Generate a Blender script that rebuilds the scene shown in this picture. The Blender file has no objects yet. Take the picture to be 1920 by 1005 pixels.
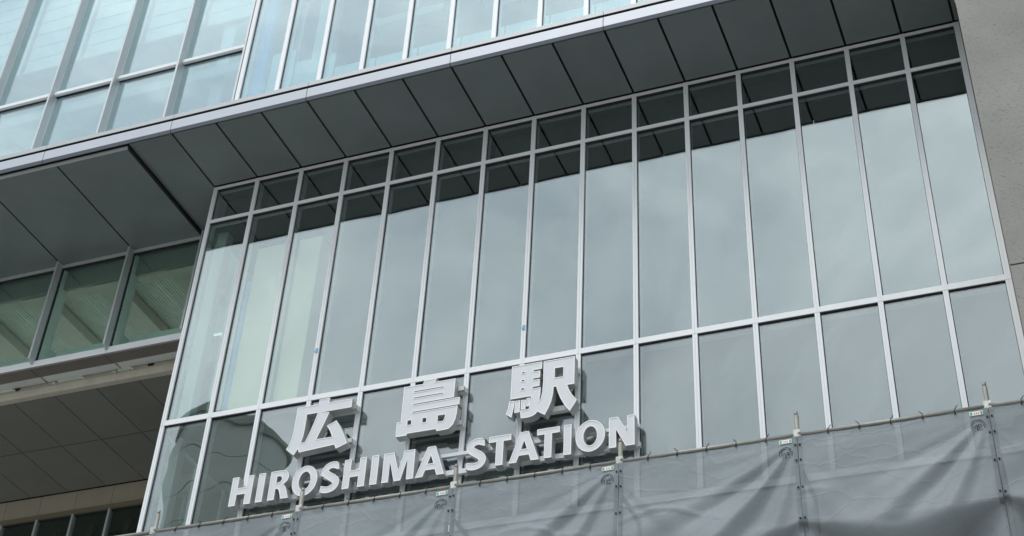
import bpy, math, random
from mathutils import Matrix, Vector
from mathutils.geometry import tessellate_polygon
random.seed(7)
S = bpy.context.scene
COL = S.collection

# ------------------------------------------------------------------ camera
GROUND = -15.62
YAW, PITCH, ROLL = -0.4103, 0.7316, 0.0628
fw = Vector((math.sin(YAW)*math.cos(PITCH), math.cos(YAW)*math.cos(PITCH), math.sin(PITCH)))
r0 = Vector((math.cos(YAW), -math.sin(YAW), 0)); u0 = r0.cross(fw)
rr = math.cos(ROLL)*r0 + math.sin(ROLL)*u0
uu = -math.sin(ROLL)*r0 + math.cos(ROLL)*u0
cam = bpy.data.cameras.new('camera'); co = bpy.data.objects.new('camera', cam); COL.objects.link(co)
M = Matrix((rr, uu, -fw)).transposed().to_4x4(); M.translation = Vector((10.81276, -14.33166, -14.0238))
co.matrix_world = M
cam.sensor_fit = 'HORIZONTAL'; cam.sensor_width = 36.0
cam.lens = 36.0*2919.1457/1920.0
cam.shift_y = -276.736/1920.0
cam.clip_start = 0.1; cam.clip_end = 3000
S.camera = co

# ------------------------------------------------------------------ world and sun (overcast)
SUN_EL, SUN_AZ = math.radians(61), math.radians(-155)      # azimuth from +Y towards +X
w = bpy.data.worlds.new('World'); S.world = w; w.use_nodes = True
nt = w.node_tree; nt.nodes.clear(); N = nt.nodes; L = nt.links
out = N.new('ShaderNodeOutputWorld'); bg = N.new('ShaderNodeBackground'); bg.inputs[1].default_value = 0.1
sky = N.new('ShaderNodeTexSky'); sky.sky_type = 'NISHITA'; sky.sun_disc = False
sky.sun_elevation = SUN_EL; sky.sun_rotation = SUN_AZ
tc = N.new('ShaderNodeTexCoord')
mp = N.new('ShaderNodeMapping'); mp.inputs['Scale'].default_value = (1, 1, 1.6)
mp.inputs['Location'].default_value = (8.2, 0.5, 1.1)
L.new(tc.outputs['Generated'], mp.inputs[0])
n1 = N.new('ShaderNodeTexNoise'); n1.inputs['Scale'].default_value = 3.2; n1.inputs['Detail'].default_value = 6
n1.inputs['Roughness'].default_value = 0.6; n1.inputs['Distortion'].default_value = 0.4
L.new(mp.outputs[0], n1.inputs['Vector'])
rmp = N.new('ShaderNodeValToRGB'); L.new(n1.outputs['Fac'], rmp.inputs[0])
rmp.color_ramp.elements[0].position = 0.40; rmp.color_ramp.elements[0].color = (0.66, 0.74, 0.80, 1)
rmp.color_ramp.elements[1].position = 0.61; rmp.color_ramp.elements[1].color = (1.12, 1.19, 1.21, 1)
sx = N.new('ShaderNodeSeparateXYZ'); L.new(tc.outputs['Generated'], sx.inputs[0])
mr = N.new('ShaderNodeMapRange'); mr.inputs['From Min'].default_value = 0; mr.inputs['From Max'].default_value = 1
mr.inputs['To Min'].default_value = 5.2; mr.inputs['To Max'].default_value = 20.0     # overcast sky, brighter towards the zenith
L.new(sx.outputs['Z'], mr.inputs['Value'])
mu = N.new('ShaderNodeMixRGB'); mu.blend_type = 'MULTIPLY'; mu.inputs[0].default_value = 1
L.new(rmp.outputs[0], mu.inputs[1]); L.new(mr.outputs[0], mu.inputs[2])
mx = N.new('ShaderNodeMixRGB'); mx.inputs[0].default_value = 0.88
L.new(sky.outputs[0], mx.inputs[1]); L.new(mu.outputs[0], mx.inputs[2])
L.new(mx.outputs[0], bg.inputs[0]); L.new(bg.outputs[0], out.inputs[0])

sun = bpy.data.lights.new('sun', 'SUN'); sun.energy = 1.5; sun.angle = math.radians(20); sun.color = (1, 0.97, 0.93)
so = bpy.data.objects.new('sun', sun); COL.objects.link(so)
sd = Vector((math.sin(SUN_AZ)*math.cos(SUN_EL), math.cos(SUN_AZ)*math.cos(SUN_EL), math.sin(SUN_EL)))
so.rotation_euler = sd.to_track_quat('Z', 'Y').to_euler(); so.location = sd*60
vs = S.view_settings; vs.view_transform = 'Standard'; vs.look = 'None'; vs.exposure = 0.0; vs.gamma = 1.0
S.cycles.transparent_max_bounces = 24; S.cycles.max_bounces = 10

# ------------------------------------------------------------------ materials
def mat(name, col, rough=0.5, metal=0.0, var=0.0, vscale=4.0, bump=0.0, bscale=60.0, spec=0.5, streak=False):
    m = bpy.data.materials.new(name); m.use_nodes = True
    t = m.node_tree; b = t.nodes['Principled BSDF']
    b.inputs['Base Color'].default_value = (*col, 1); b.inputs['Roughness'].default_value = rough
    b.inputs['Metallic'].default_value = metal; b.inputs['Specular IOR Level'].default_value = spec
    if var or bump:
        g = t.nodes.new('ShaderNodeNewGeometry')
        mpn = t.nodes.new('ShaderNodeMapping'); t.links.new(g.outputs['Position'], mpn.inputs[0])
        if streak: mpn.inputs['Scale'].default_value = (1, 1, 0.12)
    if var:
        n = t.nodes.new('ShaderNodeTexNoise'); n.inputs['Scale'].default_value = vscale; n.inputs['Detail'].default_value = 5
        n.inputs['Roughness'].default_value = 0.6
        t.links.new(mpn.outputs[0], n.inputs['Vector'])
        oi = t.nodes.new('ShaderNodeObjectInfo')
        ad = t.nodes.new('ShaderNodeMath'); ad.operation = 'MULTIPLY_ADD'
        t.links.new(oi.outputs['Random'], ad.inputs[0]); ad.inputs[1].default_value = 0.22
        t.links.new(n.outputs['Fac'], ad.inputs[2])
        r = t.nodes.new('ShaderNodeMapRange'); r.inputs['From Min'].default_value = 0.3; r.inputs['From Max'].default_value = 0.9
        r.inputs['To Min'].default_value = 1-var; r.inputs['To Max'].default_value = 1+var
        t.links.new(ad.outputs[0], r.inputs['Value'])
        x = t.nodes.new('ShaderNodeMixRGB'); x.blend_type = 'MULTIPLY'; x.inputs[0].default_value = 1
        x.inputs[1].default_value = (*col, 1); t.links.new(r.outputs[0], x.inputs[2])
        t.links.new(x.outputs[0], b.inputs['Base Color'])
    if bump:
        n2 = t.nodes.new('ShaderNodeTexNoise'); n2.inputs['Scale'].default_value = bscale; n2.inputs['Detail'].default_value = 4
        t.links.new(g.outputs['Position'], n2.inputs['Vector'])
        bp = t.nodes.new('ShaderNodeBump'); bp.inputs['Strength'].default_value = bump; bp.inputs['Distance'].default_value = 0.01
        t.links.new(n2.outputs['Fac'], bp.inputs['Height']); t.links.new(bp.outputs[0], b.inputs['Normal'])
    return m

def glass(name, refl, tint, rcol=(0.93, 0.98, 1.0), wav=0.022):
    m = bpy.data.materials.new(name); m.use_nodes = True; t = m.node_tree; t.nodes.clear()
    o = t.nodes.new('ShaderNodeOutputMaterial'); mix = t.nodes.new('ShaderNodeMixShader')
    gl = t.nodes.new('ShaderNodeBsdfGlossy'); gl.inputs['Roughness'].default_value = 0.0; gl.inputs['Color'].default_value = (*rcol, 1)
    tr = t.nodes.new('ShaderNodeBsdfTransparent'); tr.inputs['Color'].default_value = (*tint, 1)
    lw_ = t.nodes.new('ShaderNodeLayerWeight'); lw_.inputs['Blend'].default_value = 0.5
    fr = t.nodes.new('ShaderNodeMath'); fr.operation = 'POWER'; fr.inputs[1].default_value = 4.0
    t.links.new(lw_.outputs['Facing'], fr.inputs[0])
    ma = t.nodes.new('ShaderNodeMath'); ma.operation = 'ADD'; ma.use_clamp = True; ma.inputs[1].default_value = refl
    t.links.new(fr.outputs[0], ma.inputs[0]); t.links.new(ma.outputs[0], mix.inputs[0])
    g = t.nodes.new('ShaderNodeNewGeometry'); n = t.nodes.new('ShaderNodeTexNoise')
    n.inputs['Scale'].default_value = 1.3; n.inputs['Detail'].default_value = 1
    t.links.new(g.outputs['Position'], n.inputs['Vector'])
    bp = t.nodes.new('ShaderNodeBump'); bp.inputs['Strength'].default_value = wav; bp.inputs['Distance'].default_value = 0.1
    t.links.new(n.outputs['Fac'], bp.inputs['Height']); t.links.new(bp.outputs[0], gl.inputs['Normal'])
    t.links.new(tr.outputs[0], mix.inputs[1]); t.links.new(gl.outputs[0], mix.inputs[2]); t.links.new(mix.outputs[0], o.inputs[0])
    return m

WHITE = mat('white_aluminium', (0.84, 0.86, 0.885), 0.4, 0.0, 0.05, 3, streak=True)
FINM = mat('fin_aluminium', (0.56, 0.59, 0.61), 0.38, 0.3, 0.06, 5, streak=True)
FASCIA = mat('fascia_aluminium', (0.51, 0.54, 0.60), 0.35, 0.1, 0.04, 2)
LIP = mat('lip_aluminium', (0.20, 0.22, 0.26), 0.4, 0.3)
CAP = mat('cap_aluminium', (0.46, 0.48, 0.50), 0.5, 0.2, 0.05)
GAP = mat('joint_black', (0.012, 0.013, 0.015), 0.9)
GASKET = mat('gasket_rubber', (0.02, 0.022, 0.028), 0.7)
SOFFIT = mat('soffit_panel_paint', (0.19, 0.218, 0.226), 0.42, 0.15, 0.15, 0.9, 0.08, 120)
PASSAGE = mat('passage_panel_paint', (0.205, 0.205, 0.188), 0.6, 0.0, 0.10, 1.2, 0.08, 150)
BEAM = mat('fireproof_board', (0.60, 0.56, 0.48), 0.9, 0, 0.12, 5, 0.2, 60)
BRONZE = mat('bronze_trim', (0.20, 0.175, 0.16), 0.6, 0.1, 0.1)
CLAD = mat('passage_cladding', (0.40, 0.36, 0.29), 0.7, 0, 0.08, 3)
CLADT = mat('passage_trim', (0.20, 0.175, 0.11), 0.7)
def concrete():
    m = mat('rough_concrete', (0.285, 0.280, 0.262), 0.92, 0, 0.16, 1.3, 0.35, 45)
    t = m.node_tree; b = t.nodes['Principled BSDF']; src = b.inputs['Base Color'].links[0].from_socket
    g = t.nodes.new('ShaderNodeNewGeometry'); v = t.nodes.new('ShaderNodeTexNoise'); v.inputs['Scale'].default_value = 34; v.inputs['Detail'].default_value = 3
    mp_ = t.nodes.new('ShaderNodeMapping'); mp_.inputs['Scale'].default_value = (1, 1, 1.8); mp_.inputs['Rotation'].default_value = (0, 0.5, 0)
    t.links.new(g.outputs['Position'], mp_.inputs[0]); t.links.new(mp_.outputs[0], v.inputs['Vector'])
    r = t.nodes.new('ShaderNodeValToRGB'); t.links.new(v.outputs['Fac'], r.inputs[0])
    r.color_ramp.elements[0].position = 0.30; r.color_ramp.elements[0].color = (0.66, 0.65, 0.64, 1)
    r.color_ramp.elements[1].position = 0.40; r.color_ramp.elements[1].color = (1, 1, 1, 1)
    e = r.color_ramp.elements.new(0.70); e.color = (1, 1, 1, 1); e = r.color_ramp.elements.new(0.76); e.color = (1.18, 1.18, 1.17, 1)
    x = t.nodes.new('ShaderNodeMixRGB'); x.blend_type = 'MULTIPLY'; x.inputs[0].default_value = 1
    t.links.new(src, x.inputs[1]); t.links.new(r.outputs[0], x.inputs[2]); t.links.new(x.outputs[0], b.inputs['Base Color'])
    return m
ROUGH = concrete()
CONC = mat('concrete', (0.315, 0.31, 0.29), 0.9, 0, 0.14, 1.6, 0.7, 38)
INT_W = mat('interior_white', (0.72, 0.76, 0.76), 0.7, 0, 0.05)
INT_C = mat('interior_cream', (0.80, 0.74, 0.55), 0.7, 0, 0.05, 1)
INT_G = mat('interior_grey', (0.22, 0.23, 0.23), 0.8, 0, 0.1)
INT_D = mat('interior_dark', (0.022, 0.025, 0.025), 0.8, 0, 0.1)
DECKM = mat('steel_deck', (0.66, 0.67, 0.60), 0.6, 0.3, 0.15, 6)
BACKP = mat('back_panel_grey', (0.11, 0.12, 0.12), 0.8, 0, 0.1)
INFILL = mat('infill_sheet', (0.78, 0.88, 0.78), 0.6, 0, 0.1)
BOARD = mat('pale_cyan_board', (0.66, 0.80, 0.82), 0.6)
BLUE = mat('blue_film', (0.06, 0.46, 0.85), 0.4)
BLUET = mat('blue_tape', (0.18, 0.46, 0.72), 0.6)
GREEN = mat('green_tape', (0.03, 0.42, 0.20), 0.6)
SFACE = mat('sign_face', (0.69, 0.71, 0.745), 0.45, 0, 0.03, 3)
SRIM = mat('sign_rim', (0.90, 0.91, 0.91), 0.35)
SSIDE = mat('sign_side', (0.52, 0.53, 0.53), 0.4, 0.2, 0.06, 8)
RAIL = mat('sign_rail_paint', (0.72, 0.74, 0.76), 0.45)
PIPE = mat('galvanised_pipe', (0.27, 0.265, 0.24), 0.55, 0.4, 0.2, 14)
CLAMP = mat('clamp_steel', (0.50, 0.50, 0.47), 0.5, 0.5, 0.3, 40)
TIE = mat('black_cord', (0.02, 0.02, 0.022), 0.8)
PRINT = mat('print_ink', (0.05, 0.065, 0.08), 0.8)
TAGW = mat('tag_white', (0.75, 0.76, 0.74), 0.6)
TAGR = mat('tag_red', (0.55, 0.10, 0.08), 0.6)
TOWER = mat('tower_panel', (0.52, 0.56, 0.53), 0.7, 0, 0.08, 0.6)
TOWERR = mat('tower_rim', (0.26, 0.29, 0.25), 0.6)
PAVE = mat('plaza_paving', (0.21, 0.205, 0.19), 0.9, 0, 0.15, 0.3)
GLASS = glass('coated_glass', 0.23, (0.85, 0.92, 0.895))
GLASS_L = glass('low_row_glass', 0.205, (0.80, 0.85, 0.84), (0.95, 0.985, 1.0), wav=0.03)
GLASS_G = glass('green_glass', 0.08, (0.87, 0.96, 0.91), wav=0.015)
GLASS_U = glass('upper_glass', 0.285, (0.85, 0.95, 0.955), (0.91, 0.99, 1.015), wav=0.02)

def sheet_mat():
    m = bpy.data.materials.new('mesh_sheet'); m.use_nodes = True; t = m.node_tree; t.nodes.clear()
    o = t.nodes.new('ShaderNodeOutputMaterial')
    g = t.nodes.new('ShaderNodeNewGeometry')
    n = t.nodes.new('ShaderNodeTexNoise'); n.inputs['Scale'].default_value = 2.2; n.inputs['Detail'].default_value = 7; n.inputs['Roughness'].default_value = 0.62
    t.links.new(g.outputs['Position'], n.inputs['Vector'])
    r = t.nodes.new('ShaderNodeValToRGB'); t.links.new(n.outputs['Fac'], r.inputs[0])
    r.color_ramp.elements[0].position = 0.3; r.color_ramp.elements[0].color = (0.22, 0.248, 0.262, 1)
    r.color_ramp.elements[1].position = 0.72; r.color_ramp.elements[1].color = (0.275, 0.305, 0.324, 1)
    wv = t.nodes.new('ShaderNodeTexNoise'); wv.inputs['Scale'].default_value = 4; wv.inputs['Detail'].default_value = 6; wv.inputs['Distortion'].default_value = 1.6
    mpn = t.nodes.new('ShaderNodeMapping'); mpn.inputs['Scale'].default_value = (0.8, 1, 1.2); mpn.inputs['Rotation'].default_value = (0, 0.25, 0)
    t.links.new(g.outputs['Position'], mpn.inputs[0]); t.links.new(mpn.outputs[0], wv.inputs['Vector'])
    bp = t.nodes.new('ShaderNodeBump'); bp.inputs['Strength'].default_value = 0.22; bp.inputs['Distance'].default_value = 0.02
    t.links.new(wv.outputs['Fac'], bp.inputs['Height'])
    cr = t.nodes.new('ShaderNodeTexVoronoi'); cr.feature = 'DISTANCE_TO_EDGE'; cr.inputs['Scale'].default_value = 2.3; cr.inputs['Randomness'].default_value = 1
    cm = t.nodes.new('ShaderNodeMapping'); cm.inputs['Scale'].default_value = (0.7, 1, 1.6); cm.inputs['Rotation'].default_value = (0, 0.3, 0)
    wn = t.nodes.new('ShaderNodeTexNoise'); wn.inputs['Scale'].default_value = 5; wn.inputs['Detail'].default_value = 3
    t.links.new(g.outputs['Position'], wn.inputs['Vector'])
    wm = t.nodes.new('ShaderNodeMixRGB'); wm.blend_type = 'ADD'; wm.inputs[0].default_value = 0.22
    t.links.new(g.outputs['Position'], cm.inputs[0]); t.links.new(cm.outputs[0], wm.inputs[1]); t.links.new(wn.outputs['Color'], wm.inputs[2]); t.links.new(wm.outputs[0], cr.inputs['Vector'])
    cl = t.nodes.new('ShaderNodeMapRange'); cl.inputs['From Max'].default_value = 0.05; cl.inputs['To Min'].default_value = 1; cl.inputs['To Max'].default_value = 0
    t.links.new(cr.outputs['Distance'], cl.inputs['Value'])
    ck = t.nodes.new('ShaderNodeMath'); ck.operation = 'MULTIPLY'; t.links.new(cl.outputs[0], ck.inputs[0]); t.links.new(n.outputs['Fac'], ck.inputs[1])
    b2 = t.nodes.new('ShaderNodeBump'); b2.inputs['Strength'].default_value = 0.3; b2.inputs['Distance'].default_value = 0.012
    t.links.new(ck.outputs[0], b2.inputs['Height']); t.links.new(bp.outputs[0], b2.inputs['Normal']); bp = b2
    d = t.nodes.new('ShaderNodeBsdfDiffuse'); t.links.new(r.outputs[0], d.inputs[0]); t.links.new(bp.outputs[0], d.inputs['Normal'])
    tl = t.nodes.new('ShaderNodeBsdfTranslucent'); t.links.new(r.outputs[0], tl.inputs[0])
    tp = t.nodes.new('ShaderNodeBsdfTransparent'); tp.inputs[0].default_value = (0.9, 0.95, 1, 1)
    m1 = t.nodes.new('ShaderNodeMixShader'); m1.inputs[0].default_value = 0.10
    m2 = t.nodes.new('ShaderNodeMixShader'); m2.inputs[0].default_value = 0.16
    gl = t.nodes.new('ShaderNodeBsdfGlossy'); gl.inputs['Roughness'].default_value = 0.45; gl.inputs['Color'].default_value = (0.9, 0.95, 1, 1)
    t.links.new(bp.outputs[0], gl.inputs['Normal'])
    m3 = t.nodes.new('ShaderNodeMixShader'); m3.inputs[0].default_value = 0.015
    L_ = t.links.new
    L_(d.outputs[0], m1.inputs[1]); L_(tl.outputs[0], m1.inputs[2]); L_(m1.outputs[0], m3.inputs[1]); L_(gl.outputs[0], m3.inputs[2])
    L_(m3.outputs[0], m2.inputs[1]); L_(tp.outputs[0], m2.inputs[2]); L_(m2.outputs[0], o.inputs[0])
    return m
SHEET = sheet_mat()

# ------------------------------------------------------------------ mesh helpers
class MB:
    def __init__(s): s.v = []; s.f = []
    def box(s, x0, x1, y0, y1, z0, z1):
        b = len(s.v)
        s.v += [(x0,y0,z0),(x1,y0,z0),(x1,y1,z0),(x0,y1,z0),(x0,y0,z1),(x1,y0,z1),(x1,y1,z1),(x0,y1,z1)]
        for q in ((0,3,2,1),(4,5,6,7),(0,1,5,4),(1,2,6,5),(2,3,7,6),(3,0,4,7)): s.f.append(tuple(b+i for i in q))
        return s
    def tube(s, a, c, r, n=10, caps=True):
        a = Vector(a); c = Vector(c); d = (c-a).normalized()
        e = d.cross(Vector((0.3, 0.5, 0.8))).normalized(); g = d.cross(e); b = len(s.v)
        for p in (a, c):
            for i in range(n):
                t = 2*math.pi*i/n; s.v.append(tuple(p + r*(math.cos(t)*e + math.sin(t)*g)))
        for i in range(n): j = (i+1) % n; s.f.append((b+i, b+j, b+n+j, b+n+i))
        if caps: s.f.append(tuple(b+i for i in range(n))[::-1]); s.f.append(tuple(b+n+i for i in range(n)))
        return s
    def poly(s, pts):
        b = len(s.v); s.v += [tuple(p) for p in pts]; s.f.append(tuple(range(b, b+len(pts)))); return s
    def build(s, name, m, parent=None, smooth=False):
        me = bpy.data.meshes.new(name); me.from_pydata(s.v, [], s.f); me.update()
        me.materials.append(m)
        if smooth: me.polygons.foreach_set('use_smooth', [True]*len(me.polygons))
        o = bpy.data.objects.new(name, me); COL.objects.link(o)
        if parent: o.parent = parent; o.matrix_parent_inverse = parent_inv(parent)
        return o
def parent_inv(p):
    # meshes are built in world coordinates; only the things' empties are moved
    return Matrix.Translation(-p.location)
def box(name, m, parent, *b): return MB().box(*b).build(name, m, parent)
def thing(name, label, cat, loc, group=None):
    o = bpy.data.objects.new(name, None); COL.objects.link(o); o.location = loc; o.empty_display_size = 0.3
    o['label'] = label; o['category'] = cat
    if group: o['group'] = group
    return o
def pane(parent, m, x0, x1, z0, z1, yg, th=0.012, gk=0.007, gy=0.006):
    p = box('pane', m, parent, x0, x1, yg, yg+th, z0, z1)
    # real panes never sit perfectly in one plane: tilt each by a few hundredths of a degree
    cx, cz = (x0+x1)/2, (z0+z1)/2; a = random.uniform(-1, 1)*0.004; b = random.uniform(-1, 1)*0.003
    me = p.data
    for v in me.vertices: v.co.y += (v.co.x-cx)*a + (v.co.z-cz)*b
    k = MB(); f = yg-gy
    k.box(x0, x1, f-0.01, yg+0.03, z1-gk*2, z1); k.box(x0, x1, f, yg+0.03, z0, z0+gk*0.6)
    k.box(x0, x0+gk, f, yg+0.03, z0+gk*0.6, z1-gk*2); k.box(x1-gk, x1, f, yg+0.03, z0+gk*0.6, z1-gk*2)
    g = k.build('gasket', GASKET, p)
    return p

MOD = 0.7
# ------------------------------------------------------------------ ground
g = MB().poly([(-600,-600,GROUND),(600,-600,GROUND),(600,600,GROUND),(-600,600,GROUND)]).build('ground', PAVE); g['kind'] = 'structure'

# ------------------------------------------------------------------ main glass box under the canopy
XS = [0.02] + [k*MOD for k in range(1, 15)] + [10.46]
ZT = -3.925
wall = thing('glass_curtain_wall', 'tall glass curtain wall with white mullions behind the station sign under the dark canopy', 'curtain wall', (5.25, 0.4, GROUND))
GY = 0.032
for k, x in enumerate(XS):
    hw = 0.029
    x0, x1 = (x-hw, x+hw)
    if k == 15: x1 = 10.498
    for z0, z1 in ((-5.965, ZT-0.005), (ZT, -0.004)):
        xm = (x0+x1)/2; mb = MB().box(x0, xm-0.003, 0.0, 0.03, z0, z1).box(xm+0.003, x1, 0.0, 0.03, z0, z1).box(xm-0.003, xm+0.003, 0.007, 0.03, z0, z1)
        mb.box(x0+0.008, x1-0.008, 0.03, 0.17, z0, z1)
        mb.build('mullion', WHITE, wall)
ROWS = [(-5.885, ZT), (ZT+0.072, -0.664), (-0.610, -0.05)]
for k in range(15):
    x0, x1 = XS[k]+0.029, XS[k+1]-0.029
    for z0, z1 in ((-5.965, -5.885), (ZT, ZT+0.072), (-0.664, -0.610), (-0.05, -0.006)):
        MB().box(x0, x1, 0.003, 0.05, z0, z1).box(x0, x1, 0.05, 0.14, z0+0.006, z1-0.006).build('transom', WHITE, wall)
    for z0, z1 in ROWS:
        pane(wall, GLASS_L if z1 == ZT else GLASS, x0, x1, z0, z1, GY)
# opaque shadow-box boards behind the low row
for k in range(2, 15):
    x0, x1 = XS[k]+0.034, XS[k+1]-0.034
    box('back_panel', BACKP, wall, x0, x1, 0.17, 0.20, -5.86, ZT-0.02)
box('base_panel', CAP, wall, 0.0, 10.49, 0.02, 0.05, -8.0, -5.972)
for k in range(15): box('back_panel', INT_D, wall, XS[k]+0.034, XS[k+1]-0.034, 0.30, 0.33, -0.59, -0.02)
# side return of the glass box (seen through the first panes)
for (y0, y1, z0, z1) in ((0.06, 0.93, -3.90, -0.06), (0.06, 0.93, -5.88, -3.98), (0.99, 3.6, -5.88, -2.2)):
    box('side_pane', GLASS_G, wall, -0.012, 0.0, y0, y1, z0, z1)
for y in (0.95, 2.3, 3.62):
    box('side_mullion', WHITE, wall, -0.02, 0.03, y-0.02, y+0.02, -8.0, -0.06 if y < 1 else -2.2)
MB().box(-0.02, 0.03, 0.04, 0.93, -3.975, -3.905).build('side_transom', WHITE, wall)
# interior
box('floor_slab', INT_G, wall, 0.02, 10.48, 0.18, 5.0, -3.96, -3.87)
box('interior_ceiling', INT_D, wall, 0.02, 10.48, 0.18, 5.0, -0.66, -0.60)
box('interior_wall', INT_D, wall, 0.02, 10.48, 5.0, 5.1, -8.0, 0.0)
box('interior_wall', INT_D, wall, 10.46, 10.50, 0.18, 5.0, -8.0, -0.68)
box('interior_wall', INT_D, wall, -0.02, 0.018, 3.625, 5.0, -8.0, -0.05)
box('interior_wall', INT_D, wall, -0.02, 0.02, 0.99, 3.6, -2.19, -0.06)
box('interior_column', INT_W, wall, 0.03, 0.20, 0.26, 0.42, -3.87, -0.66)
box('interior_column', INT_W, wall, 0.0302, 0.17, 0.26, 0.40, -5.9, -3.97)
box('interior_column', INT_C, wall, 0.80, 1.27, 0.20, 0.52, -3.87, -1.15)
box('interior_column', INT_C, wall, 1.45, 1.79, 0.20, 0.52, -3.87, -1.15)
box('protective_film', BLUE, wall, 0.73, 0.796, 0.19, 0.50, -3.87, -1.7)
box('interior_strip', GREEN, wall, 0.05, 0.08, 0.22, 0.225, -0.90, -0.70)
# plain base of the building below the glass, behind the scaffold
box('base_wall', CONC, wall, 0.0, 10.5, 0.05, 5.1, GROUND-0.02, -8.0)

# ------------------------------------------------------------------ canopy
can = thing('canopy', 'deep canopy with dark grey soffit panels and pale metal fascia above the glass wall', 'canopy', (2, -0.6, 0))
FY = -1.27
for k in range(15):
    x0, x1 = k*MOD+0.016, (k+1)*MOD-0.016
    if k == 14: x1 = 10.43
    box('soffit_panel', SOFFIT, can, x0, x1, -1.212, -0.028, 0.0, 0.03)
box('soffit_panel', SOFFIT, can, 10.46, 10.50, -1.212, -0.028, 0.0, 0.03)
box('soffit_panel', SOFFIT, can, -0.69, -0.016, -1.212, 0.93, 0.0, 0.03)
LX = [-0.70] + [-1.90-1.27*i for i in range(5)]
for i in range(5):
    box('soffit_panel', SOFFIT, can, LX[i+1]+0.015, LX[i]-0.015-(0.02 if i == 0 else 0), -1.16, 0.90, -0.045, -0.015)
box('soffit_edge_trim', FINM, can, -7.0, -0.712, -1.19, -1.162, -0.045, 0.0)
box('soffit_edge_trim', GAP, can, -0.7195, -0.7, -1.19, 0.92, -0.047, 0.0)
box('backing_plate', GAP, can, -7.0, 10.5, -1.245, 1.0, 0.05, 0.08)
fx = [-6.3+2.1*i for i in range(9)]
for a, b in zip(fx[:-1], fx[1:]):
    b = min(b, 10.5)
    MB().box(a+0.005, b-0.005, FY, FY+0.03, 0.034, 0.196).build('fascia_panel', FASCIA, can)
    # bevelled lower lip
    mb = MB(); c = [(FY+0.001, 0.033), (FY+0.022, -0.010), (FY+0.035, -0.010), (FY+0.035, 0.033)]
    v = [(a+0.005, y, z) for y, z in c] + [(b-0.005, y, z) for y, z in c]; mb.v = v
    mb.f = [(0,1,2,3), (7,6,5,4), (0,4,5,1), (1,5,6,2), (2,6,7,3), (3,7,4,0)]
    mb.build('fascia_lip', LIP, can)
    box('cap_flashing', CAP, can, a+0.003, b-0.003, FY+0.004, -0.9, 0.248, 0.318)
box('recess_strip', GAP, can, -7.0, 10.5, FY+0.045, FY+0.06, 0.08, 0.236)
box('recess_strip', GAP, can, -7.0, 10.5, FY+0.008, -0.92, 0.237, 0.2475)  # black plate puts the shade under the cap into its colour
box('canopy_slab', CAP, can, -7.0, 10.5, -0.9, 0.0, 0.22, 0.30)
box('canopy_slab', CAP, can, -7.0, -0.02, 0.0, 0.8, 0.22, 0.30)

# ------------------------------------------------------------------ upper glass box above the canopy
up = thing('glass_curtain_wall', 'slender upper glass wall with narrow white mullions standing above the canopy', 'curtain wall', (5, 0.4, 0.32))
for k in range(16):
    x = XS[k] if k else 0.02
    MB().box(x-0.034, x+0.034, 0.01, 0.045, 0.305, 8.0).box(x-0.02, x+0.02, 0.045, 0.2, 0.305, 8.0).build('mullion', WHITE, up)
for k in range(15):
    x0, x1 = XS[k]+0.034, XS[k+1]-0.034
    pane(up, GLASS_U, x0, x1, 0.32, 5.2, 0.046); pane(up, GLASS_U, x0, x1, 5.25, 8.0, 0.046)
    MB().box(x0, x1, 0.015, 0.12, 5.2, 5.25).build('transom', WHITE, up)
    if k >= 1: box('back_panel', BOARD, up, x0-0.02, x1+0.02, 0.40, 0.43, 0.32, 2.33 if k > 1 else 2.65)
box('back_panel', BOARD, up, 0.24, 0.66, 0.40, 0.43, 0.32, 2.95)
box('interior_column', BLUE, up, 0.05, 0.21, 0.28, 0.40, 0.32, 8.0)
box('interior_column', INT_W, up, 0.62, 0.80, 0.9, 1.3, 0.32, 8.0)
box('interior_ceiling', INT_G, up, 0.0, 10.5, 0.3, 5.0, 5.22, 5.3)
box('interior_wall', INT_G, up, 0.0, 10.5, 5.0, 5.1, 0.3, 8.0)
for i in range(5):
    box('ceiling_duct', INT_W, up, 1.4+i*1.9, 2.6+i*1.9, 1.4, 1.62, 4.2, 4.36)
box('roof_slab', INT_W, up, -0.02, 10.5, 0.0, 5.1, 8.0, 8.2)
for y0, y1 in ((0.06, 1.4), (1.44, 5.0)): box('side_pane', GLASS_U, up, -0.02, -0.008, y0, y1, 0.32, 8.0)
box('side_mullion', WHITE, up, -0.02, 0.03, 1.4, 1.44, 0.32, 8.0)

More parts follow.
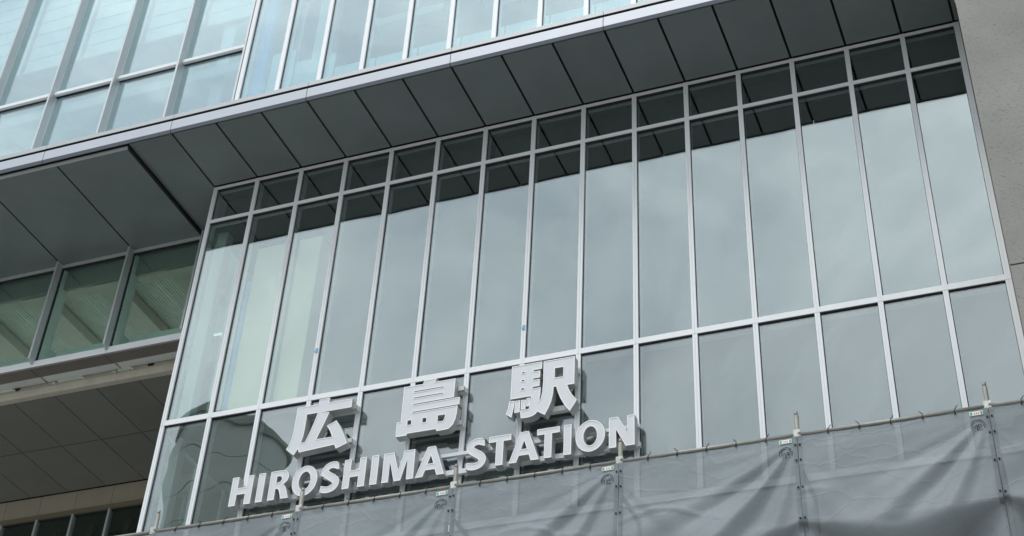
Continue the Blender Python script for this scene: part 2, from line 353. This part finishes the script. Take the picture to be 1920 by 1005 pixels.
# ------------------------------------------------------------------ left wing, upper storeys
FX = [-0.63-1.27*i for i in range(7)]
def fin(parent, x, y0, y1, z0, z1):
    return MB().box(x-0.018, x+0.018, y0, y1, z0, z1).build('fin', FINM, parent)
uw = thing('window_wall', 'wide upper windows with deep grey metal fins left of the slender glass wall', 'window wall', (-4, 1, 0.3))
for x in FX:
    for z0, z1 in ((0.31, 3.87), (3.876, 9.0)): fin(uw, x, 0.78, 0.925, z0, z1)
    MB().box(x-0.03, x+0.03, 0.925, 1.10, 0.31, 9.0).build('inner_post', INT_W, uw)
for a, b in zip(FX[1:], FX[:-1]):
    x0, x1 = a+0.02, b-0.02
    MB().box(x0, x1, 0.86, 0.95, 3.86, 3.925).build('transom', WHITE, uw)
    pane(uw, GLASS_U, x0, x1, 0.32, 3.86, 0.935); pane(uw, GLASS_U, x0, x1, 3.925, 8.9, 0.935)
    box('ceiling_panel', INT_W, uw, a+0.01, b-0.01, 1.1, 3.1, 3.80, 3.83)
    box('ceiling_panel', INT_W, uw, a+0.01, b-0.01, 1.1, 3.1, 7.4, 7.43)
    box('curtain_box', INT_W, uw, x0, x1, 1.10, 1.14, 3.62, 3.80)
    for j in range(8):                                    # louvred blind behind the tall pane
        z = 5.05+j*0.33
        mb = MB(); mb.poly([(x0+0.03,1.22,z),(x1-0.03,1.22,z),(x1-0.03,1.234,z+0.335),(x0+0.03,1.234,z+0.335)])
        mb.poly([(x0+0.03,1.222,z+0.002),(x0+0.03,1.236,z+0.337),(x1-0.03,1.236,z+0.337),(x1-0.03,1.222,z+0.002)])
        mb.build('blind_slat', INT_W, uw)
box('interior_column', INT_W, uw, -1.52, -1.28, 1.3, 1.7, 0.3, 9.0)
box('interior_wall', INT_W, uw, -8.3, -0.03, 3.1, 3.2, 0.3, 9.0)
box('interior_wall', INT_W, uw, -8.4, -8.3, 0.95, 3.2, 0.3, 9.0)
box('roof_slab', INT_W, uw, -8.3, -0.03, 0.95, 3.2, 9.0, 9.1)
box('floor_slab', INT_G, uw, -8.3, -0.03, 0.95, 3.2, 0.22, 0.30)

# ------------------------------------------------------------------ left wing, window band below the canopy
lw = thing('window_wall', 'greenish window band with deep grey fins tucked under the canopy at the left', 'window wall', (-4, 1, -1.9))
for x in FX:
    mb = MB(); x0, x1 = x-0.016, x+0.016                  # fin with its foot cut off at a slant
    c = [(0.78, -1.80), (0.905, -1.86), (0.905, -0.047), (0.78, -0.047)]
    mb.v = [(x0, y, z) for y, z in c] + [(x1, y, z) for y, z in c]
    mb.f = [(0,1,2,3)[::-1], (4,5,6,7), (0,1,5,4), (1,2,6,5), (2,3,7,6), (3,0,4,7)]
    mb.build('fin', FINM, lw)
    MB().box(x-0.045, x+0.045, 0.95, 1.12, -1.80, -0.1).build('inner_post', INT_W, lw)
    br = MB().box(x+0.05, x+0.06, 0.96, 1.25, -1.78, -1.45); br.box(x+0.06, x+0.24, 1.10, 1.25, -1.78, -1.63)
    br.build('bracket', INT_W, lw)
for a, b in zip(FX[1:], FX[:-1]):
    x0, x1 = a+0.017, b-0.017
    pane(lw, GLASS_G, x0, x1, -1.79, -0.10, 0.925)
    box('head_rail', FINM, lw, x0, x1, 0.89, 0.95, -0.10, -0.048)
    box('sill', WHITE, lw, a+0.003, b-0.003, 0.885, 1.0, -1.855, -1.79)
    box('sill', WHITE, lw, a+0.003, b-0.003, 0.87, 1.0, -1.905, -1.863)
    box('drip_board', BRONZE, lw, a+0.005, b-0.005, 0.872, 1.10, -1.935, -1.906)
    box('upstand', INT_W, lw, x0, x1, 1.30, 1.34, -1.86, -1.36)
    box('base_plate', INT_W, lw, x0, x1, 1.005, 1.30, -1.90, -1.80)
    box('header_board', INT_G, lw, x0, x1, 1.02, 1.06, -0.42, -0.05)
    # beige steel beams and ribbed deck overhead
    mb = MB()
    for j in range(25): mb.box(a+0.01+j*0.05, a+0.034+j*0.05, 1.1, 3.1, -0.166, -0.156)
    mb.build('deck_rib', DECKM, lw)
    box('ceiling_beam', BEAM, lw, a+0.50, a+0.86, 1.1, 3.1, -0.36, -0.20)
    MB().box(a+0.02, b-0.02, 1.10, 1.28, -0.41, -0.402).build('beam_flange', BEAM, lw)
box('deck_plate', DECKM, lw, -8.3, -0.1, 1.06, 3.1, -0.155, -0.13)
for i in range(7): box('added_far_mullion', INT_W, lw, FX[i]-0.05, FX[i]+0.05, 3.0, 3.1, -1.86, -0.2)  # made-up window side, left open so sky light brightens the interior
box('floor_slab', INT_W, lw, -8.3, -0.1, 1.42, 4.6, -1.92, -1.86)  # white, lengthened past the open back to bounce sky light onto the deck
# ------------------------------------------------------------------ covered passage, lower left
ps = thing('passage_ceiling', 'dark panelled ceiling of the covered passage with a beige fireproofed beam at its edge', 'ceiling', (-4, 2.5, -2.1))
PZ = -2.10
box('edge_board', BEAM, ps, -8.3, -0.03, 1.285, 1.32, PZ, -1.985)
box('fireproof_beam', BEAM, ps, -8.3, -0.03, 1.322, 1.40, PZ+0.01, -1.62)
for x, wd in ((-0.55, 0.10), (-1.95, 0.22), (-2.98, 0.42), (-4.0, 0.24), (-5.2, 0.4)):
    mb = MB().box(x, x+wd, 1.300, 1.3215, -1.935, -1.74); n = int(wd/0.03)
    for j in range(n): mb.box(x+j*0.03+0.006, x+j*0.03+0.018, 1.292, 1.300, -1.935, -1.74)
    mb.build('deck_infill', INFILL, ps)
    for xe in (x-0.05, x+wd+0.03):
        MB().box(xe-0.03, xe+0.03, 1.272, 1.2845, -1.955, -1.940).box(xe+0.02, xe+0.035, 1.272, 1.2845, -1.985, -1.955).build('clip', TAGW, ps)
for x in (-1.45, -3.75): MB().box(x, x+0.09, 1.30, 1.3213, -1.93, -1.90).build('pipe_hole', GAP, ps)
PX = [-3.045+0.715*i for i in range(-7, 5)]
for a, b in zip(PX[:-1], PX[1:]):
    b2 = min(b, -0.04)
    for y0, y1 in ((1.322, 2.66), (2.67, 3.93)): box('soffit_panel', PASSAGE, ps, a+0.006, b2-0.006, y0+(0.08 if y0 < 2 else 0.004), y1-0.004, PZ, PZ+0.02)
box('backing_plate', GAP, ps, -8.3, -0.03, 1.41, 3.96, PZ+0.03, PZ+0.05)
sf = thing('shop_front', 'shadowed beige cladding band over dark windows at the back of the covered passage', 'shop front', (-4, 4, GROUND))
VX = [-5.66-0.68*i for i in range(-8, 5)][::-1]
for a, b in zip(VX[:-1], VX[1:]):
    box('cladding_panel', CLAD, sf, a+0.003, b-0.003, 3.97, 4.0, -2.43, PZ+0.005)
    box('head_trim', CLADT, sf, a, b, 3.95, 4.0, -2.50, -2.433)
    box('mullion', FINM, sf, a-0.02, a+0.02, 3.97, 4.06, -6.0, -2.50)
    box('pane', GLASS_G, sf, a+0.02, b-0.02, 4.02, 4.03, -6.0, -2.50)
    box('column', INT_D, sf, a+0.10, a+0.19, 4.3, 4.4, -6.0, -2.50)
box('interior_wall', INT_D, sf, -9.0, -0.03, 4.9, 5.0, -6.2, PZ)
box('interior_ceiling', INT_D, sf, -9.0, -0.03, 4.001, 5.0, -2.52, PZ+0.004)
box('interior_wall', INT_D, sf, -9.1, -9.0, 3.97, 5.0, -6.2, PZ)
box('closing_strip', GAP, sf, -9.0, -0.03, 3.90, 4.12, PZ+0.052, PZ+0.10)
box('base_wall', CONC, sf, -9.0, -0.03, 3.97, 5.3, GROUND-0.02, -6.0)

# ------------------------------------------------------------------ concrete wall at the right
cw = thing('concrete_wall', 'grey rough cast concrete wall at the right edge of the glass wall', 'wall', (13, -0.5, GROUND))
WY = -1.45; WX = 10.541
zj = -4.79
for z0, z1 in ((zj+0.009, 4.0), (-11.5, zj-0.009), (GROUND-0.02, -11.52)):
    MB().box(WX, 16.0, WY, 5.0, z0, z1).build('concrete_panel', ROUGH, cw)
box('joint_seal', GAP, cw, WX+0.012, 15.98, WY+0.02, 4.9, -11.6, 3.9)
box('end_flashing', BRONZE, cw, 10.502, 10.5405, -0.03, 0.1, -8.0, 4.0)

# ------------------------------------------------------------------ station sign
SY, SB = -0.178, -0.066
def arc(cx, cz, rx, rz, n=40): return [(cx+rx*math.cos(2*math.pi*i/n), cz+rz*math.sin(2*math.pi*i/n)) for i in range(n)]
def catmull(p, n=5):
    o = []
    for i in range(len(p)-1):
        a, b, c, d = p[max(i-1, 0)], p[i], p[i+1], p[min(i+2, len(p)-1)]
        for j in range(n):
            t = j/n
            o.append(tuple(0.5*(2*b[q]+(c[q]-a[q])*t+(2*a[q]-5*b[q]+4*c[q]-d[q])*t*t+(3*b[q]-a[q]-3*c[q]+d[q])*t**3) for q in (0, 1)))
    return o+[tuple(p[-1])]
def stroke(p, wd):
    p = catmull(p); l = []; r = []
    for i, q in enumerate(p):
        a = p[max(i-1, 0)]; b = p[min(i+1, len(p)-1)]
        dx, dz = b[0]-a[0], b[1]-a[1]; n = math.hypot(dx, dz) or 1; nx, nz = -dz/n, dx/n
        if i == 0: nx, nz = -0.12, 0.99
        if i == len(p)-1: nx, nz = 0.10, 0.995
        if i in (0, len(p)-1):
            s0 = 1 if (nx*(-dz/n)+nz*(dx/n)) > 0 else -1; nx *= s0; nz *= s0
        h = wd(i/(len(p)-1))/2; l.append((q[0]+nx*h, q[1]+nz*h)); r.append((q[0]-nx*h, q[1]-nz*h))
    return l+r[::-1]
def area(p): return 0.5*sum(p[i][0]*p[(i+1)%len(p)][1]-p[(i+1)%len(p)][0]*p[i][1] for i in range(len(p)))
def ccw(p, pos=True): return list(p) if (area(p) > 0) == pos else list(p)[::-1]
def inset(p, d):                                          # to the left of travel
    o = []; n = len(p)
    for i in range(n):
        a, b, c = p[i-1], p[i], p[(i+1) % n]
        e = Vector((b[0]-a[0], b[1]-a[1])); f = Vector((c[0]-b[0], c[1]-b[1]))
        if e.length < 1e-7 or f.length < 1e-7: o.append(b); continue
        e.normalize(); f.normalize(); m1 = Vector((-e.y, e.x)); m2 = Vector((-f.y, f.x))
        mm = m1+m2
        if mm.length < 0.2: o.append((b[0]+m1.x*d, b[1]+m1.y*d)); continue
        mm.normalize(); k = d/max(0.45, mm.dot(m1)); o.append((b[0]+mm.x*k, b[1]+mm.y*k))
    return o
def letter(parent, shapes, label, y0=SY, y1=SB, rim=0.011):
    sh = MB(); fc = MB(); pins = []
    for outer, holes in shapes:
        loops = [ccw(outer)] + [ccw(h, False) for h in holes]
        for lp in loops:
            n = len(lp); b = len(sh.v)
            sh.v += [(x, y0, z) for x, z in lp] + [(x, y1, z) for x, z in lp]
            for i in range(n): j = (i+1) % n; sh.f.append((b+i, b+n+i, b+n+j, b+j))
            ins = inset(lp, rim); b2 = len(sh.v)
            sh.v += [(x, y0, z) for x, z in ins] + [(x, y0+0.006, z) for x, z in ins]
            for i in range(n):
                j = (i+1) % n
                sh.f.append((b+i, b+j, b2+j, b2+i)); sh.f.append((b2+i, b2+j, b2+n+j, b2+n+i))
        tri = tessellate_polygon([[Vector((x, z, 0)) for x, z in lp] for lp in loops])
        flat = [p for lp in loops for p in lp]
        b = len(fc.v); fc.v += [(x, y0+0.004, z) for x, z in flat]; fc.f += [tuple(b+i for i in t) for t in tri]
        b = len(sh.v); sh.v += [(x, y1, z) for x, z in flat]; sh.f += [tuple(b+i for i in t) for t in tri]
        pins.append(max(flat, key=lambda p: p[1]))
    o = sh.build('letter', SSIDE, parent); o['label'] = label
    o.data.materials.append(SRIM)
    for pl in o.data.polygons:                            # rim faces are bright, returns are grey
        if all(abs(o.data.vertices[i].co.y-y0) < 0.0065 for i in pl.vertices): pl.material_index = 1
    f = fc.build('face', SFACE, o)
    # make face normals look outward
    me = f.data
    if me.polygons and me.polygons[0].normal.y > 0: me.flip_normals()
    x, z = pins[0]
    MB().tube((x-0.02, (y0+y1)/2, z-0.003), (x-0.02, (y0+y1)/2, z+0.022), 0.0025, 6).build('pin', TAGW, o)
    return o

sign = thing('station_sign', 'raised white station name sign in Japanese characters over English capitals on the glass wall', 'sign', (4, -0.1, -5.35))
z0, z1, st = -5.341, -4.965, 0.088
def rect(a, b, c, d): return [(a, c), (b, c), (b, d), (a, d)]
def gH(x, w=0.288):
    m0, m1 = -5.200, -5.113
    return [([(x,z0),(x+st,z0),(x+st,m0),(x+w-st,m0),(x+w-st,z0),(x+w,z0),(x+w,z1),(x+w-st,z1),(x+w-st,m1),(x+st,m1),(x+st,z1),(x,z1)], [])]
def gI(x): return [(rect(x, x+0.09, z0, z1), [])]
def gO(cx, rx, cz=-5.153): return [(arc(cx, cz, rx, 0.196, 48), [arc(cx, cz, rx*0.46, 0.119, 40)])]
def gS(dx, dz=0.0):
    c = [(2.746,-5.026),(2.70,-5.005),(2.655,-5.000),(2.602,-5.018),(2.577,-5.062),(2.590,-5.105),(2.635,-5.140),(2.684,-5.172),(2.722,-5.212),(2.727,-5.255),(2.700,-5.296),(2.645,-5.315),(2.590,-5.312),(2.537,-5.297)]
    return [(stroke([(a+dx, b+dz) for a, b in c], lambda t: 0.084+0.010*math.exp(-((t-0.5)/0.16)**2)), [])]
def gT(x): return [([(x,z1),(x,-5.041),(x+0.09,-5.041),(x+0.09,z0),(x+0.178,z0),(x+0.178,-5.041),(x+0.268,-5.041),(x+0.268,z1)], [])]
def gA(x):
    return [([(x,z0),(x+0.092,z0),(x+0.120,-5.262),(x+0.238,-5.262),(x+0.264,z0),(x+0.359,z0),(x+0.226,z1),(x+0.128,z1)], [[(x+0.177,-5.078),(x+0.142,-5.183),(x+0.213,-5.183)]])]
R_ = [([(1.852,z0),(1.852,z1),(1.98,-4.964),(2.04,-4.973),(2.078,-4.998),(2.098,-5.04),(2.098,-5.075),(2.085,-5.112),(2.055,-5.142),(2.035,-5.154),(2.060,-5.172),(2.082,-5.215),(2.128,z0),(2.028,z0),(2.0,-5.255),(1.986,-5.218),(1.967,-5.203),(1.941,-5.201),(1.941,z0)],
       [[(1.941,-5.038),(1.985,-5.040),(2.005,-5.055),(2.009,-5.083),(1.996,-5.110),(1.97,-5.122),(1.941,-5.123)]])]
M_ = [([(3.321,z0),(3.319,z1),(3.447,z1),(3.516,-5.200),(3.583,z1),(3.712,z1),(3.715,z0),(3.627,z0),(3.622,-5.085),(3.556,z0),(3.474,z0),(3.404,-5.085),(3.404,z0)], [])]
N_ = [([(6.041,z0),(6.041,z1),(6.146,z1),(6.252,-5.165),(6.250,z1),(6.334,z1),(6.334,z0),(6.231,z0),(6.122,-5.118),(6.126,z0)], [])]
for s, lb in ((gH(1.337), 'H of HIROSHIMA, first letter'), (gI(1.692), 'I after the first H'), (R_, 'R'), (gO(2.317, 0.164), 'O of HIROSHIMA'),
              (gS(0), 'S of HIROSHIMA'), (gH(2.818, 0.283), 'H in the middle of HIROSHIMA'), (gI(3.168), 'I before the M'), (M_, 'M'), (gA(3.738), 'A at the end of HIROSHIMA'),
              (gS(1.824, 0.004), 'S of STATION'), (gT(4.622), 'first T of STATION'), (gA(4.871), 'A of STATION'), (gT(5.199), 'second T of STATION'),
              (gI(5.516), 'I of STATION'), (gO(5.825, 0.171, -5.149), 'O of STATION'), (N_, 'N at the end of the sign')):
    letter(sign, s, 'raised white letter ' + lb)
HIRO = [([(2.070,-4.129),(2.355,-4.129),(2.355,-4.066),(2.494,-4.062),(2.494,-4.129),(2.806,-4.129),(2.808,-4.250),(2.443,-4.250),(2.518,-4.268),(2.467,-4.414),(2.392,-4.616),(2.598,-4.616),(2.563,-4.537),(2.508,-4.452),(2.627,-4.399),(2.689,-4.493),(2.746,-4.593),(2.809,-4.737),(2.670,-4.788),(2.642,-4.729),(2.178,-4.760),(2.162,-4.709),(2.113,-4.786),(1.998,-4.689),(2.038,-4.625),(2.058,-4.527),(2.064,-4.436),(2.066,-4.334),(2.068,-4.232)],
         [[(2.213,-4.248),(2.359,-4.248),(2.327,-4.375),(2.287,-4.505),(2.241,-4.630),(2.187,-4.630),(2.205,-4.551),(2.213,-4.452),(2.215,-4.330)]])]
def slit(a, b, z, t=0.006): return [(a, z-t), (b, z-t), (b, z+t), (a, z+t)]
SHIMA = [([(3.481,-4.098),(3.726,-4.098),(3.739,-4.052),(3.901,-4.045),(3.881,-4.098),(4.143,-4.095),(4.141,-4.351),(3.622,-4.355),(3.622,-4.367),(4.217,-4.363),(4.217,-4.461),(3.622,-4.461),(3.622,-4.473),(4.197,-4.473),(4.195,-4.564),(4.183,-4.650),(4.156,-4.722),(4.104,-4.767),(4.04,-4.772),(3.956,-4.773),(3.944,-4.743),(3.579,-4.743),(3.577,-4.766),(3.438,-4.766),(3.435,-4.569),(3.484,-4.569)],
          [slit(3.62, 4.0, -4.186), slit(3.62, 3.998, -4.272), rect(3.572, 3.620, -4.628, -4.568), rect(3.763, 3.812, -4.626, -4.569),
           [(3.956,-4.566),(4.049,-4.567),(4.042,-4.620),(4.025,-4.648),(3.957,-4.650)]])]
EKI = [([(4.853,-4.072),(5.226,-4.070),(5.226,-4.169),(5.124,-4.169),(5.124,-4.188),(5.207,-4.190),(5.206,-4.282),(5.122,-4.283),(5.122,-4.301),(5.204,-4.303),(5.204,-4.394),(5.119,-4.395),(5.119,-4.414),(5.219,-4.416),(5.218,-4.504),(5.206,-4.590),(5.226,-4.565),(5.241,-4.487),(5.248,-4.34),(5.243,-4.072),(5.625,-4.072),(5.626,-4.444),(5.541,-4.444),(5.563,-4.509),(5.603,-4.584),(5.661,-4.662),(5.579,-4.792),(5.520,-4.714),(5.465,-4.611),(5.430,-4.521),(5.408,-4.441),(5.377,-4.441),(5.371,-4.542),(5.352,-4.633),(5.321,-4.712),(5.281,-4.791),(5.192,-4.731),(5.168,-4.760),(5.126,-4.780),(5.085,-4.788),(4.993,-4.787),(4.979,-4.681),(5.085,-4.676),(5.104,-4.525),(5.100,-4.514),(4.854,-4.514)],
        [rect(4.982,5.017,-4.190,-4.173), rect(4.980,5.016,-4.296,-4.279), rect(4.980,5.018,-4.410,-4.391), rect(5.385,5.489,-4.320,-4.194)]),
       ([(4.841,-4.540),(4.908,-4.541),(4.904,-4.610),(4.879,-4.756),(4.806,-4.702),(4.831,-4.623)], []),
       ([(4.914,-4.544),(4.977,-4.544),(4.975,-4.701),(4.909,-4.702)], []),
       ([(4.987,-4.546),(5.045,-4.548),(5.044,-4.671),(4.986,-4.671)], []),
       ([(5.053,-4.535),(5.093,-4.531),(5.094,-4.619),(5.086,-4.640),(5.051,-4.641)], [])]
letter(sign, HIRO, 'raised white character for wide, first of the three large characters')
letter(sign, SHIMA, 'raised white character for island, middle of the three large characters')
letter(sign, EKI, 'raised white character for station, last of the three large characters')
box('rail', RAIL, sign, 1.40, 6.36, -0.064, -0.02, -5.062, -5.020)
box('rail', RAIL, sign, 1.40, 6.36, -0.064, -0.02, -5.300, -5.240)
for k in (2, 3, 4, 5, 6, 7, 8, 9):
    for zz in (-5.042, -5.270): box('bracket', RAIL, sign, k*MOD-0.03, k*MOD+0.03, -0.02, 0.0, zz-0.03, zz+0.03)
for xl in (2.1, 3.5, 4.9):                                # stub brackets that carry the large characters
    kx = xl+0.7
    for zz in (-4.20, -4.66):
        box('bracket', RAIL, sign, xl-0.02, kx+0.04, -0.064, -0.001, zz-0.032, zz+0.032)
        box('bracket_end', SSIDE, sign, kx-0.05, kx+0.03, -0.11, -0.064, zz-0.028, zz+0.028)

# ------------------------------------------------------------------ scaffold
SCY = -0.95; RZ = -6.005
POST = [0.955-1.824+1.824*i for i in range(7)]
scf = thing('scaffold', 'galvanised pipe scaffold holding the grey sheets along the foot of the glass wall', 'scaffold', (5, SCY, GROUND))
PR = 0.0243
for i, x in enumerate(POST):
    if i == 0: continue
    p = MB().tube((x, SCY, GROUND), (x, SCY, RZ+0.23), PR, 12).tube((x, SCY, RZ+0.23), (x, SCY, RZ+0.275), PR*0.78, 12).build('post', PIPE, scf, True)
    c = MB().box(x-0.036, x+0.036, SCY-0.042, SCY+0.036, RZ-0.03, RZ+0.055).tube((x+0.02, SCY-0.06, RZ+0.02), (x+0.02, SCY+0.04, RZ+0.02), 0.012, 8)
    c.build('clamp', CLAMP, scf)
    p2 = MB().tube((x, SCY+0.62, GROUND), (x, SCY+0.62, RZ-0.3), PR, 12).build('post', PIPE, scf, True)
    MB().tube((x, SCY, RZ-0.35), (x, SCY+0.62, RZ-0.35), PR, 10).build('ledger', PIPE, scf, True)
for a, b in zip(POST[:-1], POST[1:]):
    MB().tube((a+0.03, SCY-0.02, RZ), (b-0.03, SCY-0.02, RZ), PR, 12).build('rail', PIPE, scf, True)
MB().tube((POST[-1]+0.03, SCY-0.02, RZ), (POST[-1]+1.3, SCY-0.02, RZ), PR, 12).build('rail', PIPE, scf, True)
box('plank', PIPE, scf, 0.9, 10.4, SCY+0.06, SCY+0.56, -8.1, -8.06)

H = 1.95
def noise1(a): return math.sin(a*12.9898)*43758.5453 % 1.0
def fold(i, u, v):
    W = 1.824; e = math.sin(math.pi*u)
    f = 0.004 + (0.05+0.07*e**0.8)*min(1, v/1.0)**1.3       # belly hanging out towards its foot
    # folds fanning out of the upper right corner, and a weaker set from the upper left
    for (cx, cv, sgn, amp, n, c0, wd) in ((1.0, 0.04, 1, 0.046, 15.0, 0.92, 0.42), (0.0, 0.20, -1, 0.010, 10.0, 1.05, 0.35)):
        dx = (cx-u)*W*sgn; dv = v-cv
        if dx > -0.02 and dv > 0:
            rr_ = math.hypot(dx, dv); th = math.atan2(dv, max(dx, 1e-4))
            win = math.exp(-((th-c0)/wd)**2)*min(1, dx/0.06+0.05)
            ph = n*th+i*1.9+0.8*math.sin(2.2*rr_+i)
            f += amp*win*min(1, rr_/0.7)*(0.8+0.2*math.sin(i*2.1))*(math.sin(ph)+0.35*math.sin(2.1*ph+1))
    f += 0.006*math.sin(7*u*W+3*v+i)*min(1, v*2) + 0.004*math.sin(13*v+5*u+2*i)
    vv = 0.72+0.10*math.sin(2.5*u*W+i)+0.03*math.sin(11*u+2*i)                # one sharper crease running across
    f += 0.016*math.exp(-((v-vv)/0.022)**2)*max(0, math.sin(4.3*u+i*1.7))
    f *= min(1, v/0.12)*0.9+0.1
    return f
def sheet_pt(i, u, v):
    a, b = POST[i]+0.003, POST[i]+1.824-0.003
    x = a+(b-a)*u; e = math.sin(math.pi*min(max(u, 0), 1))
    sag = 0.010*e**2 + 0.006*abs(math.sin(math.pi*u*6))
    lim = 0.95+0.10*e+0.025*math.sin(9.3*u+i*2)                               # where the cloth turns under
    f = fold(i, u, min(v, lim)); y = SCY-0.048-f; z = RZ-0.024-sag-min(v, lim)
    if v >= lim:
        q = v-lim; back = f-0.004+0.55*e**1.6; t = min(q/(back*1.15), 1.0)                 # round the belly and back under to the posts
        y = SCY-0.048-f+back*(1-math.cos(t*math.pi/2))
        z -= back*0.42*math.sin(t*math.pi/2)**0.9+max(0, q-back*1.15)
    return (x, y, z)
SLAB = {0: 'grey mesh sheet at the far left end, left of the first scaffold post', 1: 'grey mesh sheet hanging below the letters HIRO', 2: 'grey mesh sheet hanging below the letters SHIMA',
        3: 'grey mesh sheet hanging below the letters STATIO', 4: 'grey mesh sheet with diagonal folds just right of the letter N',
        5: 'grey mesh sheet hanging before the rightmost scaffold post, tucked under at its foot', 6: 'narrow end of a grey mesh sheet right of the rightmost scaffold post'}
for i in range(1, 7):
    Wd = 1.824 if i < 6 else 1.824
    P0 = POST[i]
    sh = thing('scaffold_sheet', SLAB[i], 'sheet', (P0+0.9, SCY-0.03, RZ-H), 'grey mesh sheets on the scaffold')
    if i == 6: POST.append(POST[6]+1.824) if len(POST) < 8 else None
    nu, nv = 84, 84; mb = MB()
    um = 1.0 if i < 6 else 0.62
    for a in range(nv+1):
        for b in range(nu+1): mb.v.append(sheet_pt(i, um*b/nu, H*a/nv))
    for a in range(nv):
        for b in range(nu):
            q = a*(nu+1)+b; mb.f.append((q, q+nu+1, q+nu+2, q+1))
    mb.build('cloth', SHEET, sh, True)
    # hems at both edges
    for u0, u1 in ((0.0, 0.022), (0.978, 1.0)) if i < 6 else ((0.0, 0.022),):
        hm = MB()
        for a in range(41):
            for u in (u0, u1):
                x, y, z = sheet_pt(i, u, 1.05*a/40); hm.v.append((x, y-0.004, z))
        for a in range(40): hm.f.append((2*a, 2*a+2, 2*a+3, 2*a+1))
        hm.build('hem', SHEET, sh, True)
    for j in range(1, 6):                                 # cord ties round the rail
        u = j/6.0
        if u > um: continue
        x, y, z = sheet_pt(i, u, 0.02)
        t = MB()
        for q in range(10):
            a0, a1 = 2*math.pi*q/10, 2*math.pi*(q+1)/10; R_t = PR+0.005
            t.tube((x, SCY-0.02+R_t*math.cos(a0), RZ+R_t*math.sin(a0)), (x, SCY-0.02+R_t*math.cos(a1), RZ+R_t*math.sin(a1)), 0.003, 5)
        t.tube((x, SCY-0.02, RZ+PR), (x+0.03*(1 if j % 2 else -1), SCY-0.04, RZ+PR+0.028), 0.004, 5)
        t.tube((x, SCY-0.058, RZ-0.02), (x, SCY-0.064, RZ-0.05), 0.008, 8)
        t.build('tie', TIE, sh)
    for u in ((0.010, 0.990) if i < 6 else (0.010,)):
        for v in (0.10, 0.27, 0.57, 0.90):
            x, y, z = sheet_pt(i, u, v); MB().tube((x, y-0.014, z), (x, y-0.004, z), 0.010, 8).build('eyelet', TIE, sh)
    if i < 6:
        # stencilled ring emblem near the upper right corner
        def em(du, dv):
            x, y, z = sheet_pt(i, 1-(0.115-du)/1.824, 0.175-dv); return (x, y-0.004, z)
        e = MB()
        def ring(r0_, r1_, a0, a1, n=22):
            b = len(e.v)
            for q in range(n+1):
                t = math.radians(a0+(a1-a0)*q/n)
                e.v.append(em(r0_*math.cos(t), r0_*math.sin(t))); e.v.append(em(r1_*math.cos(t), r1_*math.sin(t)))
            for q in range(n): e.f.append((b+2*q, b+2*q+1, b+2*q+3, b+2*q+2))
        ring(0.062, 0.068, -35, 215); ring(0.046, 0.053, -20, 200)
        def bar(x0, x1, y0_, y1_): e.poly([em(x0, y0_), em(x1, y0_), em(x1, y1_), em(x0, y1_)])
        for q in ((-0.034,-0.026,-0.055,0.006),(-0.026,-0.006,-0.002,0.006),(-0.012,-0.004,-0.055,-0.002),(0.002,0.010,-0.050,0.010),(0.010,0.034,0.002,0.010),(0.010,0.034,-0.022,-0.014),(0.026,0.034,-0.014,0.002),(0.016,0.040,-0.052,-0.042),(-0.046,-0.034,-0.018,-0.010)): bar(*q)
        e.build('emblem', PRINT, sh)
        def tg(du, dv):
            x, y, z = sheet_pt(i, 1-(0.175-du)/1.824, 0.045-dv); return (x, y-0.010, z)
        def quad(a, b, c, d, n, m_, dz=0):
            t = MB(); t.poly([(p[0], p[1]-dz, p[2]) for p in (tg(a, c), tg(b, c), tg(b, d), tg(a, d))]); return t.build(n, m_, sh)
        quad(0, 0.125, -0.022, 0.022, 'tag', TAGW); quad(0.006, 0.026, -0.015, 0.015, 'tag_mark', GREEN, 0.002)
        quad(0.102, 0.120, -0.015, 0.015, 'tag_mark', GREEN, 0.002)
        for q in (0.045, 0.062, 0.079): quad(q, q+0.008, -0.009, 0.007, 'tag_print', TAGR, 0.002)
# ------------------------------------------------------------------ bits of blue tape on the mullions
for (x, z, lb) in ((3*MOD, -3.20, 'small blue tape patch on the mullion above the first large character'), (7*MOD, -3.42, 'small blue tape patch on the mullion above the last large character')):
    t = MB(); t.box(x-0.014, x+0.018, -0.008, -0.001, z-0.032, z+0.032); t.box(x-0.024, x-0.004, -0.010, -0.0085, z-0.022, z+0.0)
    o = t.build('tape_patch', BLUET); o['label'] = lb; o['category'] = 'tape'; o['group'] = 'blue tape patches'

# ------------------------------------------------------------------ round tower across the plaza (seen mirrored in the lower left panes)
az = math.radians(34.1); D = 55.0; tx, ty = 1.0-D*math.sin(az), -D*math.cos(az); TR = 2.85; TZ = 26.6
tw = thing('round_tower', 'grey round panelled tower seen only mirrored in the lower left panes', 'tower', (tx, ty, GROUND))
n = 24; zz = GROUND
while zz < TZ-0.5:
    z2 = min(zz+2.0, TZ-0.5); mb = MB(); mb.tube((tx, ty, zz+0.02), (tx, ty, z2-0.02), TR, 48, True); mb.build('panel_band', TOWER, tw); zz = z2
MB().tube((tx, ty, GROUND), (tx, ty, TZ-0.5), TR-0.05, 32).build('core', TOWERR, tw)
MB().tube((tx, ty, TZ-0.5), (tx, ty, TZ-0.25), TR+0.18, 48).tube((tx, ty, TZ-0.25), (tx, ty, TZ), TR+0.05, 48).build('rim', TOWERR, tw)
